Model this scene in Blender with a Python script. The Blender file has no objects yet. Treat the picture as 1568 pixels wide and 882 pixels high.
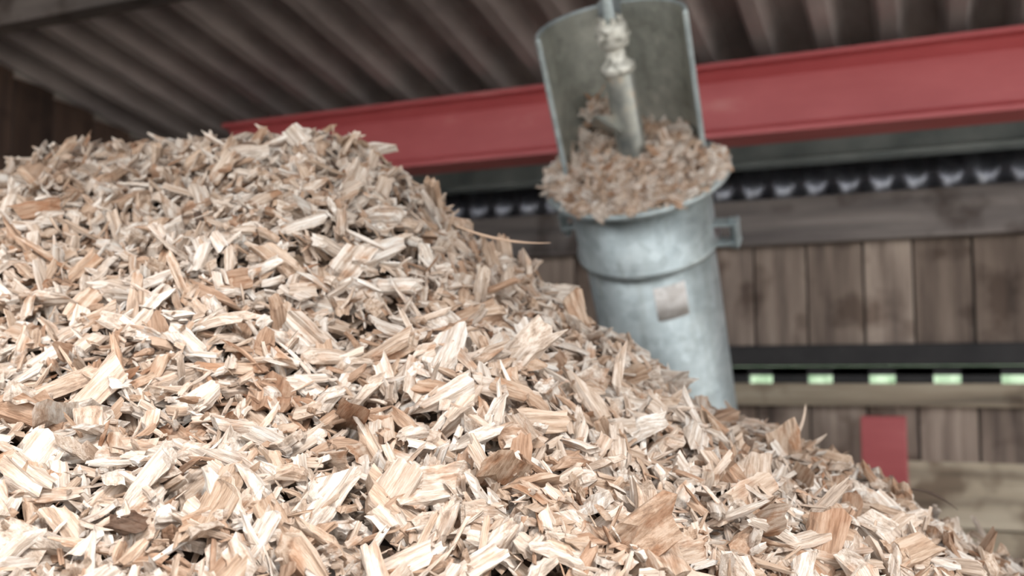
import bpy, math, random
import numpy as np
from mathutils import Vector, Matrix, noise as mnoise
random.seed(7); rng=np.random.default_rng(31)
scene=bpy.context.scene
CZ=1.5                       # eye height
# ------------------------------------------------------------ helpers
def link(o,parent=None):
    scene.collection.objects.link(o)
    if parent is not None: o.parent=parent
    return o
def lin(c): return tuple(((v/12.92) if v<=0.04045 else ((v+0.055)/1.055)**2.4) for v in c)
def rgb(r,g,b): return lin((r/255,g/255,b/255))+(1,)
class NT:
    def __init__(s,name):
        s.m=bpy.data.materials.new(name); s.m.use_nodes=True
        s.t=s.m.node_tree; s.b=s.t.nodes['Principled BSDF']
    def n(s,t,**k):
        x=s.t.nodes.new(t)
        for a,v in k.items(): setattr(x,a,v)
        return x
    def l(s,a,b): s.t.links.new(a,b)
    def mapping(s,src,scale,loc=(0,0,0)):
        m=s.n('ShaderNodeMapping'); m.inputs['Scale'].default_value=scale; m.inputs['Location'].default_value=loc
        s.l(src,m.inputs['Vector']); return m.outputs[0]
    def noise(s,vec,scale,detail=4,rough=.6):
        x=s.n('ShaderNodeTexNoise'); x.inputs['Scale'].default_value=scale
        x.inputs['Detail'].default_value=detail; x.inputs['Roughness'].default_value=rough
        s.l(vec,x.inputs['Vector']); return x.outputs['Fac']
    def ramp(s,fac,stops):
        r=s.n('ShaderNodeValToRGB'); e=r.color_ramp.elements
        while len(e)<len(stops): e.new(.5)
        for i,(p,c) in enumerate(stops): e[i].position=p; e[i].color=c
        s.l(fac,r.inputs[0]); return r.outputs[0]
    def mix(s,fac,a,b,mode='MIX'):
        m=s.n('ShaderNodeMix',data_type='RGBA',blend_type=mode)
        for i,v in ((0,fac),(6,a),(7,b)):
            if hasattr(v,'links') or hasattr(v,'is_linked'): s.l(v,m.inputs[i])
            else: m.inputs[i].default_value=v
        return m.outputs[2]
    def bump(s,h,strength,dist):
        b=s.n('ShaderNodeBump'); b.inputs['Strength'].default_value=strength; b.inputs['Distance'].default_value=dist
        s.l(h,b.inputs['Height']); s.l(b.outputs[0],s.b.inputs['Normal'])

def mat_chip(name):
    k=NT(name)
    gc=k.n('ShaderNodeAttribute',attribute_name='gc').outputs['Vector']
    ta=k.n('ShaderNodeAttribute',attribute_name='tint')
    sp=k.n('ShaderNodeSeparateColor'); k.l(ta.outputs['Color'],sp.inputs[0])
    base=k.ramp(sp.outputs[0],[(0,rgb(88,76,68)),(.04,rgb(136,110,92)),(.11,rgb(180,148,124)),(.26,rgb(206,183,162)),(.55,rgb(221,207,193)),(1,rgb(237,231,223))])
    g=k.noise(k.mapping(gc,(14,190,190)),1,6,.7)
    streak=k.ramp(g,[(.32,rgb(132,108,90)),(.46,rgb(218,204,191)),(.58,(1,1,1,1))])
    c=k.mix(.78,base,streak,'MULTIPLY')
    blot=k.noise(k.mapping(gc,(30,60,60)),1,4,.6)
    c2=k.ramp(blot,[(.38,rgb(210,168,132)),(.52,(1,1,1,1))])
    f=k.n('ShaderNodeMath',operation='MULTIPLY'); k.l(sp.outputs[1],f.inputs[0]); f.inputs[1].default_value=.75
    c=k.mix(f.outputs[0],c,k.mix(1.0,c,c2,'MULTIPLY'))
    k.l(c,k.b.inputs['Base Color']); k.b.inputs['Roughness'].default_value=.82
    k.b.inputs['Specular IOR Level'].default_value=.25
    hh=k.noise(k.mapping(gc,(22,380,380)),1,5,.75)
    k.bump(hh,1.0,.003)
    return k.m
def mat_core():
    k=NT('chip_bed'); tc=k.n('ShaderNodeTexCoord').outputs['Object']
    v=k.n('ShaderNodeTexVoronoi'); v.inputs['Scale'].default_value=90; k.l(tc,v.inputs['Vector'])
    c=k.ramp(v.outputs['Color'],[(.2,rgb(70,54,42)),(.6,rgb(116,94,74)),(.9,rgb(164,140,116))])  # bed colour darkened to paint in the shade of crevices between chips
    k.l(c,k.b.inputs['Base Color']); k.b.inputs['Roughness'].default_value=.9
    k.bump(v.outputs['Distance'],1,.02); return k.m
def mat_wood(name,axis,dark,mid,light,sc=1):
    k=NT(name); tc=k.n('ShaderNodeTexCoord').outputs['Object']
    ta=k.n('ShaderNodeAttribute',attribute_name='tint')
    add=k.n('ShaderNodeVectorMath',operation='ADD'); k.l(tc,add.inputs[0])
    s2=k.n('ShaderNodeVectorMath',operation='SCALE'); k.l(ta.outputs['Color'],s2.inputs[0]); s2.inputs['Scale'].default_value=17
    k.l(s2.outputs[0],add.inputs[1])
    s={'x':(1.2,14,14),'y':(14,1.2,14),'z':(14,14,1.2)}[axis]; s=tuple(v*sc for v in s)
    g=k.noise(k.mapping(add.outputs[0],s),1,5,.6)
    c=k.ramp(g,[(.3,dark),(.5,mid),(.7,light)])
    kn=k.noise(add.outputs[0],5,3,.5)
    c=k.mix(.8,c,k.ramp(kn,[(.36,(.36,.30,.27,1)),(.48,(1,1,1,1))]),'MULTIPLY')
    sp=k.n('ShaderNodeSeparateColor'); k.l(ta.outputs['Color'],sp.inputs[0])
    br=k.ramp(sp.outputs[0],[(0,(.45,.42,.40,1)),(1,(1.0,1.0,1.0,1))])
    c=k.mix(1.0,c,br,'MULTIPLY')
    k.l(c,k.b.inputs['Base Color']); k.b.inputs['Roughness'].default_value=.8
    k.bump(g,.4,.004); return k.m
def mat_galv(name,c1,c2,metal=.55,rough=.42):
    k=NT(name); tc=k.n('ShaderNodeTexCoord').outputs['Object']
    v=k.n('ShaderNodeTexVoronoi'); v.inputs['Scale'].default_value=45; k.l(tc,v.inputs['Vector'])
    n=k.noise(tc,7,6,.7)
    c=k.ramp(n,[(.35,c1),(.65,c2)])
    bw=k.n('ShaderNodeRGBToBW'); k.l(v.outputs['Color'],bw.inputs[0])
    c=k.mix(.18,c,bw.outputs[0],'OVERLAY')
    st=k.noise(k.mapping(tc,(22,22,2.5)),1,4,.6)
    c=k.mix(.35,c,k.ramp(st,[(.34,rgb(190,184,172)),(.5,(1,1,1,1))]),'MULTIPLY')
    k.l(c,k.b.inputs['Base Color']); k.b.inputs['Metallic'].default_value=metal
    r=k.n('ShaderNodeMapRange'); k.l(n,r.inputs[0]); r.inputs[3].default_value=rough-.08; r.inputs[4].default_value=rough+.15
    k.l(r.outputs[0],k.b.inputs['Roughness']); return k.m
def mat_noise(name,stops,scale,rough=.6,metal=0,bump=0,stretch=(1,1,1)):
    k=NT(name); tc=k.n('ShaderNodeTexCoord').outputs['Object']
    n=k.noise(k.mapping(tc,stretch),scale,5,.6)
    k.l(k.ramp(n,stops),k.b.inputs['Base Color']); k.b.inputs['Roughness'].default_value=rough; k.b.inputs['Metallic'].default_value=metal
    if bump: k.bump(n,.6,bump)
    return k.m

class MB:
    """mesh builder with per-face tint"""
    def __init__(s): s.v=[];s.f=[];s.mi=[];s.t=[];s.sm=[]
    def add(s,vs,fs,mi=0,tint=None,smooth=False):
        o=len(s.v); s.v+=[tuple(v) for v in vs]
        if tint is None: tint=(random.random(),random.random(),random.random())
        for f in fs: s.f.append([i+o for i in f]); s.mi.append(mi); s.t.append(tint); s.sm.append(smooth)
    def box(s,c,d,mi=0,tint=None,rot=None,bev=.0):
        x,y,z=[q/2 for q in d]
        if bev<=0:
            vs=[Vector((i*x,j*y,k*z)) for i in(-1,1) for j in(-1,1) for k in(-1,1)]
            fs=[(0,1,3,2),(4,6,7,5),(0,4,5,1),(2,3,7,6),(0,2,6,4),(1,5,7,3)]
        else:
            import bmesh
            bm=bmesh.new(); bmesh.ops.create_cube(bm,size=1)
            for q in bm.verts: q.co=Vector((q.co.x*d[0],q.co.y*d[1],q.co.z*d[2]))
            bmesh.ops.bevel(bm,geom=list(bm.edges),offset=bev,segments=2,affect='EDGES',profile=.5)
            bm.verts.index_update(); vs=[q.co.copy() for q in bm.verts]; fs=[[q.index for q in f.verts] for f in bm.faces]; bm.free()
        if rot is not None: vs=[rot@v for v in vs]
        s.add([v+Vector(c) for v in vs],fs,mi,tint)
    def revolve(s,prof,seg=64,a0=0,a1=2*math.pi,mi=0,center=(0,0),M=None,smooth=True):
        full=abs(a1-a0-2*math.pi)<1e-6; ns=seg if full else seg+1
        vs=[];fs=[];m=len(prof)
        for i in range(ns):
            a=a0+(a1-a0)*i/seg
            for r,z in prof:
                v=Vector((center[0]+r*math.cos(a),center[1]+r*math.sin(a),z)); vs.append(M@v if M else v)
        for i in range(seg):
            j=(i+1)%ns
            for q in range(m-1): fs.append((i*m+q,j*m+q,j*m+q+1,i*m+q+1))
        s.add(vs,fs,mi,smooth=smooth)
        if not full:
            s.add([vs[q] for q in range(m)],[tuple(range(m))[::-1]],mi)
            s.add([vs[(ns-1)*m+q] for q in range(m)],[tuple(range(m))],mi)
    def obj(s,name,mats,parent=None,auto=True):
        me=bpy.data.meshes.new(name); me.from_pydata(s.v,[],s.f)
        for m in mats: me.materials.append(m)
        me.polygons.foreach_set('material_index',s.mi)
        me.polygons.foreach_set('use_smooth',s.sm)
        a=me.attributes.new('tint','FLOAT_COLOR','FACE')
        a.data.foreach_set('color',np.array([t+(1,) for t in s.t],dtype=np.float32).ravel())
        me.update(); me.validate()
        o=bpy.data.objects.new(name,me); link(o,parent)
        return o

# ------------------------------------------------------------ camera
YAW=math.radians(23); PITCH=math.radians(5.2)
cam=bpy.data.cameras.new('camera'); co=bpy.data.objects.new('camera',cam); link(co)
co.location=(0,0,CZ); co.rotation_euler=(math.pi/2+PITCH,0,YAW)
cam.lens=35; cam.sensor_width=36; cam.clip_start=.02
cam.dof.use_dof=True; cam.dof.focus_distance=.84; cam.dof.aperture_fstop=5.0
scene.camera=co

# ------------------------------------------------------------ materials
M_chip=mat_chip('wood_chip')
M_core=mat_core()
M_plankV=mat_wood('plank_vertical','z',rgb(98,85,78),rgb(158,141,128),rgb(200,182,166))
M_plankH=mat_wood('plank_horizontal','x',rgb(140,128,112),rgb(190,176,153),rgb(216,204,181))
M_timber=mat_wood('grey_timber','x',rgb(86,81,79),rgb(122,114,110),rgb(152,143,137))
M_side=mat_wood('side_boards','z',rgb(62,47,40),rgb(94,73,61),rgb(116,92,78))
M_dark=mat_noise('dark_rail',[(.3,rgb(28,26,28)),(.7,rgb(50,48,48))],8,.7)
M_red=mat_noise('red_oxide_paint',[(.25,rgb(172,76,78)),(.6,rgb(188,92,93)),(.8,rgb(208,134,130))],3,.42,0,0,(1,3,3))
M_roof=mat_noise('roof_sheet',[(.3,rgb(106,97,96)),(.6,rgb(154,144,140)),(.8,rgb(182,172,167))],4,.75,0,.003,(1,.4,1))
M_galv=mat_galv('galvanised_steel',rgb(152,163,165),rgb(190,200,200),.4,.38)
M_galvin=mat_galv('galvanised_inside',rgb(136,138,130),rgb(180,180,170),.4,.38)
M_strip=mat_galv('corrugated_metal',rgb(114,116,126),rgb(160,164,174),.85,.34)
M_rail=mat_noise('weathered_steel',[(.3,rgb(130,142,142)),(.7,rgb(182,192,190))],5,.5,.2)
M_bear=mat_noise('cream_grease_metal',[(.35,rgb(134,132,122)),(.55,rgb(208,206,196))],60,.45,.3)
M_shaft=mat_noise('worn_shaft_steel',[(.3,rgb(108,112,110)),(.55,rgb(156,156,148)),(.75,rgb(182,158,134))],14,.35,.5)
M_label=mat_noise('paper_label',[(.42,rgb(206,200,194)),(.55,rgb(236,232,228))],40,.6)
M_conc=mat_noise('concrete',[(.3,rgb(140,136,130)),(.7,rgb(176,172,166))],3,.9,0,.003)
M_gravel=mat_noise('pale_gravel',[(.3,rgb(150,146,138)),(.7,rgb(190,186,178))],9,.9)  # unseen yard, made pale grey so light bounced indoors isn't green
M_hedge=mat_noise('hedge_leaves',[(.3,rgb(84,112,78)),(.7,rgb(160,178,150))],14,.8,0,.02)

# ------------------------------------------------------------ pile
P0=np.array([-.846,1.238]); P1=np.array([-1.225,1.215]); ZT=CZ+.392; S=.64
wrng=np.random.default_rng(11)
wv=[(wrng.uniform(0,2*math.pi),wrng.uniform(14,42),wrng.uniform(0,6.28)) for _ in range(12)]
def pileH(x,y):
    x=np.asarray(x,float); y=np.asarray(y,float)
    d=P1-P0; L=(d**2).sum()
    t=np.clip(((x-P0[0])*d[0]+(y-P0[1])*d[1])/L,0,1)
    r2=(x-P0[0]-t*d[0])**2+(y-P0[1]-t*d[1])**2; r=np.sqrt(r2)
    z=ZT+.018*t-S*np.sqrt(r2+.07**2)
    wr=np.clip((x+1.0)/.4,0,1)
    z=z-(.02+.055*wr)*np.exp(-((r-.47)/.27)**2)-.012*wr*np.clip((r-.6)/.3,0,1)-.018*wr*np.exp(-((r-.76)/.15)**2)
    for a,k,p in wv: z=z+.09/k*np.sin(k*(x*math.cos(a)+y*math.sin(a))+p)
    z=z+.036*np.exp(-((x+.371)**2+(y-1.331)**2)/.045**2)-.018*np.exp(-((x+.47)**2+(y-1.30)**2)/.04**2)
    return z
WALLY=4.0
pile=bpy.data.objects.new('wood_chip_pile',None); link(pile)
xs=np.concatenate([np.linspace(-3.0,-2.2,22)[:-1],np.linspace(-2.2,1.0,170),np.linspace(1.0,3.2,40)[1:]])
ys=np.concatenate([np.linspace(-2.4,-.3,40)[:-1],np.linspace(-.3,2.6,150),np.linspace(2.6,3.70,28)[1:]])
X,Y=np.meshgrid(xs,ys,indexing='ij'); Z=np.maximum(pileH(X,Y)-.028,.005)
nx,ny=len(xs),len(ys)
V=np.stack([X,Y,Z],-1).reshape(-1,3)
idx=np.arange(nx*ny).reshape(nx,ny)
F=np.stack([idx[:-1,:-1],idx[1:,:-1],idx[1:,1:],idx[:-1,1:]],-1).reshape(-1,4)
keep=(V[F][:,:,2]>.006).any(1); F=F[keep]
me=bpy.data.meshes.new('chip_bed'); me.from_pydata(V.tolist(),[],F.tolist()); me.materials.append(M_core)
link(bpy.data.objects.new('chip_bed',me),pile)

# chip prototypes (unit length along x)
NL,NW=6,5
def proto(kind):
    r=random.random; U=random.uniform
    W={'slab':U(.20,.52),'sliver':U(.06,.16),'chunk':U(.34,.72)}[kind]
    T={'slab':U(.07,.18),'sliver':U(.05,.10),'chunk':U(.20,.36)}[kind]
    jag={'slab':.07,'sliver':.16,'chunk':.05}[kind]
    u=np.linspace(-1,1,NL); v=np.linspace(-1,1,NW)
    e0=[U(-jag,jag) for _ in v]; e1=[U(-jag,jag) for _ in v]
    if r()<.5: e1[random.randrange(NW)]+=U(.05,.14)
    if r()<.35: e0[random.randrange(NW)]-=U(.05,.14)
    sk0=U(-.5,.5); sk1=U(-.5,.5)
    cut0=U(-1,1)*T*1.3; cut1=U(-1,1)*T*1.3
    tp0=U(.8,1.05); tp1=U(.8,1.05)
    if r()<.16: tp1=U(.25,.65)
    if kind=='sliver': tp0*=U(.5,1); tp1*=U(.3,1)
    ridge=[U(-.4,.4) for _ in v]; ridge2=[U(-.4,.4) for _ in v]
    ed=[[U(-.07,.07) for _ in u] for _ in range(2)]
    bend=U(-.05,.05); twist=U(-.25,.25); side=U(-.05,.05); wedge=U(-.35,.35)
    out=[]
    for s in (1,-1):
        for i,uu in enumerate(u):
            w=W/2*(1-(1-tp1)*max(0,uu)-(1-tp0)*max(0,-uu))
            th=T/2*(1+wedge*uu)
            for j,vv in enumerate(v):
                x=uu*.5; wt=abs(uu)**2
                if uu>0: x+=wt*(e1[j]+sk1*vv*W/2+s*cut1)
                else: x+=wt*(e0[j]+sk0*vv*W/2+s*cut0)
                y=vv*w+side*uu*uu
                if abs(vv)==1: y+=vv*ed[0 if vv<0 else 1][i]*W
                rd=ridge[j] if s>0 else ridge2[j]
                z=s*th*(1+rd-.15*vv*vv)+U(-.07,.07)*T+bend*(uu*uu-.4)
                a=twist*uu*.5
                out.append((x,y*math.cos(a)-z*math.sin(a),y*math.sin(a)+z*math.cos(a)))
    return np.array(out)
def protofaces():
    f=[];n=NL*NW
    g=lambda s,i,j:s*n+i*NW+j
    for i in range(NL-1):
        for j in range(NW-1):
            f.append((g(0,i,j),g(0,i+1,j),g(0,i+1,j+1),g(0,i,j+1)))
            f.append((g(1,i,j),g(1,i,j+1),g(1,i+1,j+1),g(1,i+1,j)))
    for i in range(NL-1):
        f.append((g(0,i,0),g(1,i,0),g(1,i+1,0),g(0,i+1,0)))
        f.append((g(0,i,NW-1),g(0,i+1,NW-1),g(1,i+1,NW-1),g(1,i,NW-1)))
    for j in range(NW-1):
        f.append((g(0,0,j),g(0,0,j+1),g(1,0,j+1),g(1,0,j)))
        f.append((g(0,NL-1,j),g(1,NL-1,j),g(1,NL-1,j+1),g(0,NL-1,j+1)))
    return np.array(f)
PF=protofaces()
kinds=['slab']*54+['sliver']*34+['chunk']*22
PROT=np.stack([proto(k) for k in kinds])
def build_chips(name,pos,nrm,length,parent,tilt=.5,darkp=.010,tintpow=1.0):
    N=len(pos)
    pid=rng.integers(0,len(kinds),N)
    P=PROT[pid]
    nr=nrm+rng.normal(0,1,(N,3))*np.array([1,1,.6])*tilt; nr/=np.linalg.norm(nr,axis=1)[:,None]
    t=rng.normal(0,1,(N,3)); t-= (t*nr).sum(1)[:,None]*nr; t/=np.linalg.norm(t,axis=1)[:,None]
    b=np.cross(nr,t)
    # long pieces are proportionally narrower
    nar=np.clip(1.12-(length-.03)*7,.72,1.2)
    sc=np.stack([length,length*rng.uniform(.75,1.25,N)*nar,length*rng.uniform(.7,1.3,N)*nar],1)
    Q=P*sc[:,None,:]
    W=Q[:,:,0:1]*t[:,None,:]+Q[:,:,1:2]*b[:,None,:]+Q[:,:,2:3]*nr[:,None,:]+pos[:,None,:]
    gc=Q+rng.uniform(-20,20,(N,3))[:,None,:]
    tint=rng.uniform(0,1,(N,3))**np.array([tintpow,1.2,1]); dk=(rng.uniform(0,1,N)<darkp)&(length<.04); tint[dk,0]*=.08; tint[~dk,0]=.12+.88*tint[~dk,0]
    nv=P.shape[1]
    tv=np.ones((N,nv,4),np.float32); tv[:,:,:3]=tint[:,None,:]
    faces=(PF[None]+(np.arange(N)*nv)[:,None,None]).reshape(-1,4)
    me=bpy.data.meshes.new(name)
    me.vertices.add(N*nv); me.vertices.foreach_set('co',W.astype(np.float32).ravel())
    me.loops.add(len(faces)*4); me.loops.foreach_set('vertex_index',faces.astype(np.int32).ravel())
    me.polygons.add(len(faces)); me.polygons.foreach_set('loop_start',(np.arange(len(faces))*4).astype(np.int32))
    me.polygons.foreach_set('use_smooth',np.zeros(len(faces),bool))
    me.update(calc_edges=True)
    a=me.attributes.new('gc','FLOAT_VECTOR','POINT'); a.data.foreach_set('vector',gc.astype(np.float32).ravel())
    a=me.attributes.new('tint','FLOAT_COLOR','POINT'); a.data.foreach_set('color',tv.ravel())
    me.materials.append(M_chip)
    return link(bpy.data.objects.new(name,me),parent)
def nrmH(x,y):
    e=.02
    gx=(pileH(x+e,y)-pileH(x-e,y))/(2*e); gy=(pileH(x,y+e)-pileH(x,y-e))/(2*e)
    n=np.stack([-gx,-gy,np.ones_like(gx)],1); return n/np.linalg.norm(n,axis=1)[:,None]
def region(n,x0,x1,y0,y1): return rng.uniform(x0,x1,n),rng.uniform(y0,y1,n)
xa,ya=region(41000,-1.75,.35,.15,1.5)
xb,yb=region(9000,-2.9,2.0,-1.2,3.4)
x=np.concatenate([xa,xb]); y=np.concatenate([ya,yb])
k=(pileH(x,y)>.1)&(np.hypot(x,y)>.05); x,y=x[k],y[k]
N=len(x)
small=rng.uniform(0,1,N)<.50
rt=np.clip((np.hypot(x-P0[0],y-P0[1])-.25)/.6,0,1)
length=np.where(small,rng.uniform(.008,.022,N),np.clip(rng.lognormal(math.log(.0295),.42,N)*(1+.15*rt),.015,.072))
n=nrmH(x,y); off=np.where(small,rng.uniform(-.014,.009,N),rng.uniform(-.028,.011,N))
pos=np.stack([x,y,pileH(x,y)],1)+n*off[:,None]
build_chips('chips',pos,n,length,pile,tilt=.62)
def splinter(mb,p,d,L,r,curve,tint):
    p=Vector(p); d=Vector(d).normalized(); c=Vector(curve); s=d.orthogonal().normalized(); t=d.cross(s); m=9; vs=[];fs=[]
    for i in range(m):
        u=i/(m-1); q=p+d*L*(u-.5)+c*(4*u*(1-u)); rr=r*(.25+1.0*math.sin(math.pi*min(1,.15+u*.85))**.7)*(1+.25*random.uniform(-1,1))
        for k_ in range(5):
            a=2*math.pi*k_/5; vs.append(q+s*rr*math.cos(a)+t*rr*.55*math.sin(a))
    for i in range(m-1):
        for k_ in range(5): fs.append((i*5+k_,i*5+(k_+1)%5,(i+1)*5+(k_+1)%5,(i+1)*5+k_))
    fs+=[(4,3,2,1,0),tuple(range((m-1)*5,m*5))]
    mb.add(vs,fs,0,tint)
mb=MB()
splinter(mb,(-.515,1.185,CZ+.188),(.92,.39,-.18),.125,.0020,(0,0,-.007),(.25,.3,.2))
splinter(mb,(-.17,1.373,CZ-.060),(.35,.1,1),.055,.002,(.004,0,0),(.5,.3,.2))
splinter(mb,(-.01,1.405,CZ-.155),(.9,.39,-.40),.07,.0018,(0,0,.008),(.0,.3,.2))
mb.obj('long_splinters',[M_chip],pile)

# ------------------------------------------------------------ shell
mb=MB()
xx=-3.1
while xx<3.9:
    w=random.uniform(.17,.22)
    mb.box((xx+w/2,WALLY+.03+random.uniform(-.006,.006),CZ+.33),(w-.008,.025,.46),0,bev=.003)
    mb.box((xx+w/2,WALLY+.03+random.uniform(-.006,.006),CZ-.20),(w-.008,.025,.26),0,bev=.003)
    xx+=w
mb.box((.4,WALLY+.056,CZ+.33),(7.0,.02,.50),3); mb.box((.4,WALLY+.056,CZ-.20),(7.0,.02,.26),3)
mb.box((.4,WALLY+.075,CZ+.79),(7.0,.03,.40),3)
z=CZ-.30
for i in range(6):
    h=.245
    mb.box((.4,WALLY+.03+random.uniform(-.006,.006),z-h/2),(7.0,.04,h-.006),1,tint=(.95-.12*i*random.random(),random.random(),0),bev=.004); z-=h
mb.box((.4,WALLY+.058,.62),(7.0,.012,1.16),3)
mb.box((.4,WALLY+.05,.02),(7.0,.05,.1),1)
mb.box((.4,WALLY+.03,CZ+.030),(7.0,.05,.034),3)
xx=-3.0
while xx<3.9:
    mb.box((xx,WALLY+.03,CZ+.005),(.132,.05,.07),3); xx+=.225
mb.obj('wall_back',[M_plankV,M_plankH,M_timber,M_dark])
mb=MB(); mb.box((.4,WALLY-.03,CZ+.61),(7.0,.08,.18),0,tint=(.9,.2,.3),bev=.006); mb.obj('trim_1',[M_timber])
mb=MB(); mb.box((.4,WALLY-.03,CZ+.088),(7.0,.08,.08),0,bev=.005); mb.obj('trim_2',[M_dark])
mb=MB(); mb.box((.4,WALLY-.02,CZ-.06),(7.0,.06,.085),0,tint=(.45,.3,.5),bev=.005); mb.obj('trim_3',[M_plankH])

def roofh(y): return CZ+1.035+.17*(3.28-y)
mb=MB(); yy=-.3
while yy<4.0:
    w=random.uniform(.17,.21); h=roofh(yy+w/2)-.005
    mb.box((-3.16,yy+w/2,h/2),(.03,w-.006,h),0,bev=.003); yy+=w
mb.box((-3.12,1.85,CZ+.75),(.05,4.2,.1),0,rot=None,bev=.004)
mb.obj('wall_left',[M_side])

mb=MB(); pitch=.19; A=.040; step=pitch/16; xs=np.arange(-3.3,4.3,step)
YS=(-.35,1.0,2.4,4.25)
def prof(x_):
    c=math.cos(2*math.pi*x_/pitch); return max(-1,min(1,2.6*c+.5))
vs=[];fs=[]
for th in (0,.006):
    for yy in YS:
        for x_ in xs: vs.append((x_,yy,roofh(yy)+A+A*prof(x_)+th))
nX=len(xs)
for r_ in range(3):
    for i in range(nX-1):
        fs.append((r_*nX+i,r_*nX+i+1,(r_+1)*nX+i+1,(r_+1)*nX+i))
        o=4*nX; fs.append((o+r_*nX+i,o+(r_+1)*nX+i,o+(r_+1)*nX+i+1,o+r_*nX+i+1))
mb.add(vs,fs,0); mb.obj('ceiling',[M_roof])
for i,py in enumerate((2.19,.9)):
    mb=MB(); mb.box((.5,py,roofh(py)-.062),(7.3,.075,.12),0,tint=(.25,.4,.2),bev=.006); mb.obj('roof_purlin',[M_timber])
mb=MB(); mb.box((.5,3.90,CZ+.872),(7.2,.05,.10),0,bev=.01); mb.box((.5,3.865,CZ+.822),(7.2,.1,.014),0,bev=.004); mb.obj('eaves_rail',[M_rail])
mb=MB(); xs=np.arange(-3.1,3.9,.01); vs=[];fs=[]
for k_ in range(2):
    for x_ in xs:
        c=math.cos(2*math.pi*(x_+(.03 if k_ else 0))/.12)*.02
        vs.append((x_,(3.955 if k_==0 else 3.975)+c,CZ+(.702 if k_==0 else .83)))
for i in range(len(xs)-1): fs.append((i,i+1,len(xs)+i+1,len(xs)+i))
mb.add(vs,fs,0,smooth=True); o=mb.obj('corrugated_flashing',[M_strip])
m=o.modifiers.new('t','SOLIDIFY'); m.thickness=.003

# red I beam
BY=3.2; zb=CZ+.765; zt=CZ+1.01
def ibeam(mb,x0,x1):
    w=.15;tf=.016;tw=.010;r=.03
    pr=[(-w/2,zb),(w/2,zb),(w/2,zb+tf),(tw/2+r,zb+tf),(tw/2,zb+tf+r),(tw/2,zt-tf-r),(tw/2+r,zt-tf),(w/2,zt-tf),(w/2,zt),(-w/2,zt),(-w/2,zt-tf),(-tw/2-r,zt-tf),(-tw/2,zt-tf-r),(-tw/2,zb+tf+r),(-tw/2-r,zb+tf),(-w/2,zb+tf)]
    n_=len(pr); vs=[(x0,BY+a,b) for a,b in pr]+[(x1,BY+a,b) for a,b in pr]
    fs=[(i,(i+1)%n_,n_+(i+1)%n_,n_+i) for i in range(n_)]+[tuple(range(n_))[::-1],tuple(range(n_,2*n_))]
    mb.add(vs,fs,0)
mb=MB(); ibeam(mb,-2.58,4.0); mb.obj('red_steel_beam',[M_red])
px=3.7
mb=MB()
mb.box((px,BY-.07,zb/2),(.15,.012,zb),0); mb.box((px,BY+.07,zb/2),(.15,.012,zb),0); mb.box((px,BY,zb/2),(.01,.14,zb),0)
mb.obj('red_steel_column',[M_red])
mb=MB(); px,py,pt=-.18,3.84,CZ-.135
mb.box((px,py-.05,pt/2),(.15,.012,pt),0,bev=.002); mb.box((px,py+.05,pt/2),(.15,.012,pt),0,bev=.002); mb.box((px,py,pt/2),(.01,.10,pt),0)
mb.box((px,py,.006),(.22,.2,.012),0)
mb.obj('red_steel_post',[M_red])

mb=MB(); mb.box((.4,.9,-.05),(7.6,6.8,.1),0); mb.obj('floor',[M_conc])
mb=MB(); mb.box((0,0,-.16),(60,60,.1),0); mb.obj('ground',[M_gravel])
mb=MB(); vs=[];fs=[]; nu,nv=160,24
for i in range(nu):
    for j in range(nv):
        a=j/(nv-1)*math.pi; x_=-10+i*.12
        p=Vector((x_,7.2-.7*math.cos(a),-.12+2.0*math.sin(a)**.6 if 0<j<nv-1 else -.12))
        p+=Vector((0,1,1))*.18*mnoise.noise(p*3)
        vs.append(p)
for i in range(nu-1):
    for j in range(nv-1): fs.append((i*nv+j,(i+1)*nv+j,(i+1)*nv+j+1,i*nv+j+1))
mb.add(vs,fs,0,smooth=True); mb.obj('hedge',[M_hedge])

# ------------------------------------------------------------ auger conveyor
aug=bpy.data.objects.new('auger_conveyor',None); link(aug)
Zx=Vector((.02,-.597,.802)).normalized(); Xx=Vector((1,0,0)); Xx=(Xx-Xx.dot(Zx)*Zx).normalized(); Yx=Zx.cross(Xx)
R3=Matrix((Xx,Yx,Zx)).transposed()
aug.matrix_world=Matrix.Translation((-.621,2.199,CZ+.468))@R3.to_4x4()
R=.156
mb=MB()
mb.revolve([(R-.004,-.02),(R,-.02),(R,-2.42),(R-.004,-2.42)],72)
mb.revolve([(R,-.012),(R+.008,-.012),(R+.009,-.165),(R+.014,-.168),(R+.016,-.176),(R+.014,-.184),(R,-.187)],72)
mb.obj('tube',[M_galv],aug)
mb=MB()
mb.revolve([(R-.006,.006),(.212,.006),(.216,.003),(.216,-.005),(.212,-.008),(R,-.008)],72)
mb.revolve([(R+.006,-.008),(R+.012,-.014),(R+.006,-.022)],72)
for a in (250,290,330,10,210,170): 
    a=math.radians(a); mb.revolve([(0,.016),(.009,.016),(.009,.006)],6,center=(.196*math.cos(a),.196*math.sin(a)),smooth=False)
mb.obj('flange',[M_galv],aug)
HC=math.radians(90+15); HW=math.radians(97); HL=.36
mb=MB()
mb.revolve([(R+.004,0),(R+.004,HL-.004),(R+.007,HL-.003),(R+.007,HL+.003),(R,HL+.003),(R,0)],64,HC-HW,HC+HW)
for sgn in (-1,1):
    a=HC+sgn*HW; c=Vector(((R+.003)*math.cos(a),(R+.003)*math.sin(a),HL/2))
    mb.box(c,(.012,.010,HL),0,rot=Matrix.Rotation(a,3,'Z'),bev=.003)
mb.obj('discharge_hood',[M_galv],aug)
mb=MB(); mb.revolve([(R-.0015,.005),(R-.0015,HL-.002)],64,HC-HW+.03,HC+HW-.03); mb.obj('hood_lining',[M_galvin],aug)
mb=MB()
mb.revolve([(.033,-.3),(.033,.258),(.030,.264),(0,.264)],40)
mb.obj('shaft',[M_shaft],aug)
mb=MB()
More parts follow.
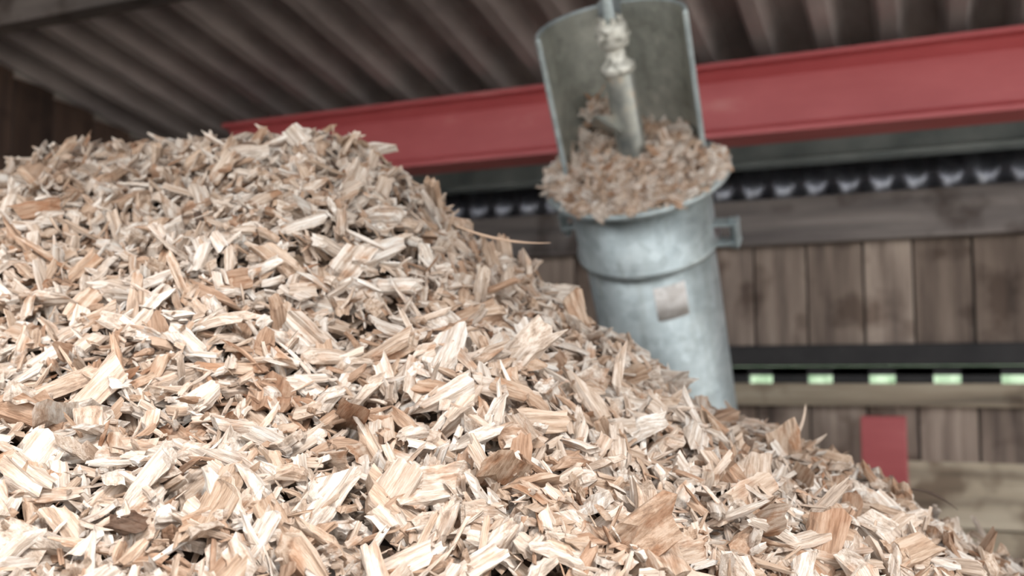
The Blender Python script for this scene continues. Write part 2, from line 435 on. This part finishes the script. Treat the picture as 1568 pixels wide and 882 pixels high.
mb.revolve([(.033,.250),(.038,.253),(.038,.268),(.026,.277),(.022,.281),(.022,.325)],40)
mb.revolve([(.022,.308),(.032,.310),(.034,.316),(.034,.352),(.030,.36),(.0,.362)],40)
for a in range(0,360,60):
    a=math.radians(a); mb.revolve([(0,.374),(.0065,.374),(.0065,.36)],6,center=(.021*math.cos(a),.021*math.sin(a)),smooth=False)
    mb.box((.033*math.cos(a),.033*math.sin(a),.335),(.012,.010,.010),0,rot=Matrix.Rotation(a,3,'Z'),bev=.002)
mb.obj('end_bearing',[M_bear],aug)
mb=MB()
d=Vector((math.cos(HC),math.sin(HC),0))
mb.box(d*.082+Vector((0,0,.366)),(R,.050,.008),0,rot=Matrix.Rotation(HC,3,'Z'),bev=.002)
mb.box(d*.082+Vector((0,0,.350)),(R,.008,.034),0,rot=Matrix.Rotation(HC,3,'Z'),bev=.002)
mb.revolve([(0,.43),(.011,.43),(.013,.426),(.013,.36)],20)
mb.obj('bearing_bracket',[M_galv],aug)
mb=MB(); vs=[];fs=[]; n_=110
for i in range(n_):
    t=i/(n_-1); a=math.radians(262)-t*math.radians(560)
    zz=.118+.4*min(t,.085)-.55*max(0,t-.085)
    ro=.142*min(1,.36+ t*1.6)
    for r_ in (.031,ro):
        for dz in (0,.007): vs.append((r_*math.cos(a),r_*math.sin(a),zz+dz+(.012 if r_>.032 else 0)))
for i in range(n_-1):
    o=i*4;p=o+4
    fs+=[(o,p,p+2,o+2),(o+1,o+3,p+3,p+1),(o+2,p+2,p+3,o+3),(o,o+1,p+1,p)]
fs+=[(0,2,3,1)]
mb.add(vs,fs,0); mb.obj('auger_flight',[M_shaft],aug)
mb=MB()
def lug(a,z0,s=1):
    a=math.radians(a); rot=Matrix.Rotation(a,3,'Z'); d=Vector((math.cos(a),math.sin(a),0))
    mb.box(d*(R+.030*s)+Vector((0,0,z0+.022*s)),(.055*s,.03*s,.008),0,rot=rot,bev=.002)
    mb.box(d*(R+.030*s)+Vector((0,0,z0-.022*s)),(.055*s,.03*s,.008),0,rot=rot,bev=.002)
    mb.box(d*(R+.052*s)+Vector((0,0,z0)),(.008,.034*s,.058*s),0,rot=rot,bev=.002)
    M=Matrix.Translation(d*(R+.042*s)+Vector((0,0,z0)))
    mb.revolve([(0,.036),(.009,.036),(.009,.026),(.005,.026),(.005,-.03),(.009,-.03),(.009,-.038),(0,-.038)],6,M=M,smooth=False)
lug(-2,-.155,1.15); lug(186,-.10,.8)
mb.obj('clamp_lug',[M_galv],aug)
mb=MB(); a0=math.radians(284); mb.revolve([(R+.0012,-.305),(R+.0022,-.305),(R+.0022,-.215),(R+.0012,-.215),(R+.0012,-.305)],12,a0,a0+.48); mb.obj('label',[M_label],aug)
n_=2000
rr=np.sqrt(rng.uniform(0,1,n_))*.205; th=rng.uniform(0,2*math.pi,n_); lx=rr*np.cos(th); ly=rr*np.sin(th)
def mound(lx,ly):
    r=np.hypot(lx,ly)
    h=.012+.045*np.clip(1-r/.2,0,1)+.045*np.clip((ly+.05)/.2,0,1)
    h=h+.11*np.exp(-(((lx+.085)/.050)**2+((ly-.085)/.055)**2))
    h=h+.035*np.exp(-(((lx-.11)/.06)**2+((ly-.03)/.07)**2))
    h=h+.025*np.exp(-(((lx+.14)/.05)**2+((ly+.05)/.06)**2))
    return h
inside=(np.hypot(lx,ly)<R-.012)|(ly<.02); lx,ly=lx[inside],ly[inside]
lz=mound(lx,ly)*rng.uniform(.6,1.05,len(lx))
pos=np.stack([lx,ly,lz],1); nn=np.tile([0,-.3,1.0],(len(lx),1))
build_chips('spilling_chips',pos,nn,np.clip(rng.lognormal(math.log(.028),.35,len(lx)),.010,.05),aug,tilt=.6,tintpow=.9)
mb=MB(); vs=[];fs=[]; nr_,na_=12,48
for i in range(nr_+1):
    for j in range(na_):
        r_=.185*i/nr_; a=2*math.pi*j/na_; x_,y_=r_*math.cos(a),r_*math.sin(a)
        if y_>0 : 
            q=min(1,.148/max(r_,1e-6)); x_*=q;y_*=q
        vs.append((x_,y_,float(mound(x_,y_))*.72-.012*(i/nr_)**2))
for i in range(nr_):
    for j in range(na_): fs.append((i*na_+j,i*na_+(j+1)%na_,(i+1)*na_+(j+1)%na_,(i+1)*na_+j))
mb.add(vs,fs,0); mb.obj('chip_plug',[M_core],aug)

# ------------------------------------------------------------ light
w=bpy.data.worlds.new('sky'); scene.world=w; w.use_nodes=True
bg=w.node_tree.nodes['Background']; bg.inputs[0].default_value=(.96,.975,1,1); bg.inputs[1].default_value=2.95
s=bpy.data.lights.new('sun','SUN'); s.energy=3.9; s.angle=math.radians(12); s.color=(1,.99,.98)
so=bpy.data.objects.new('sun',s); link(so)
dirv=Vector((-.58,.53,-.66)).normalized(); so.rotation_euler=dirv.to_track_quat('-Z','Y').to_euler(); so.location=(3,-5,6)
scene.view_settings.view_transform='Standard'
scene.view_settings.exposure=.03
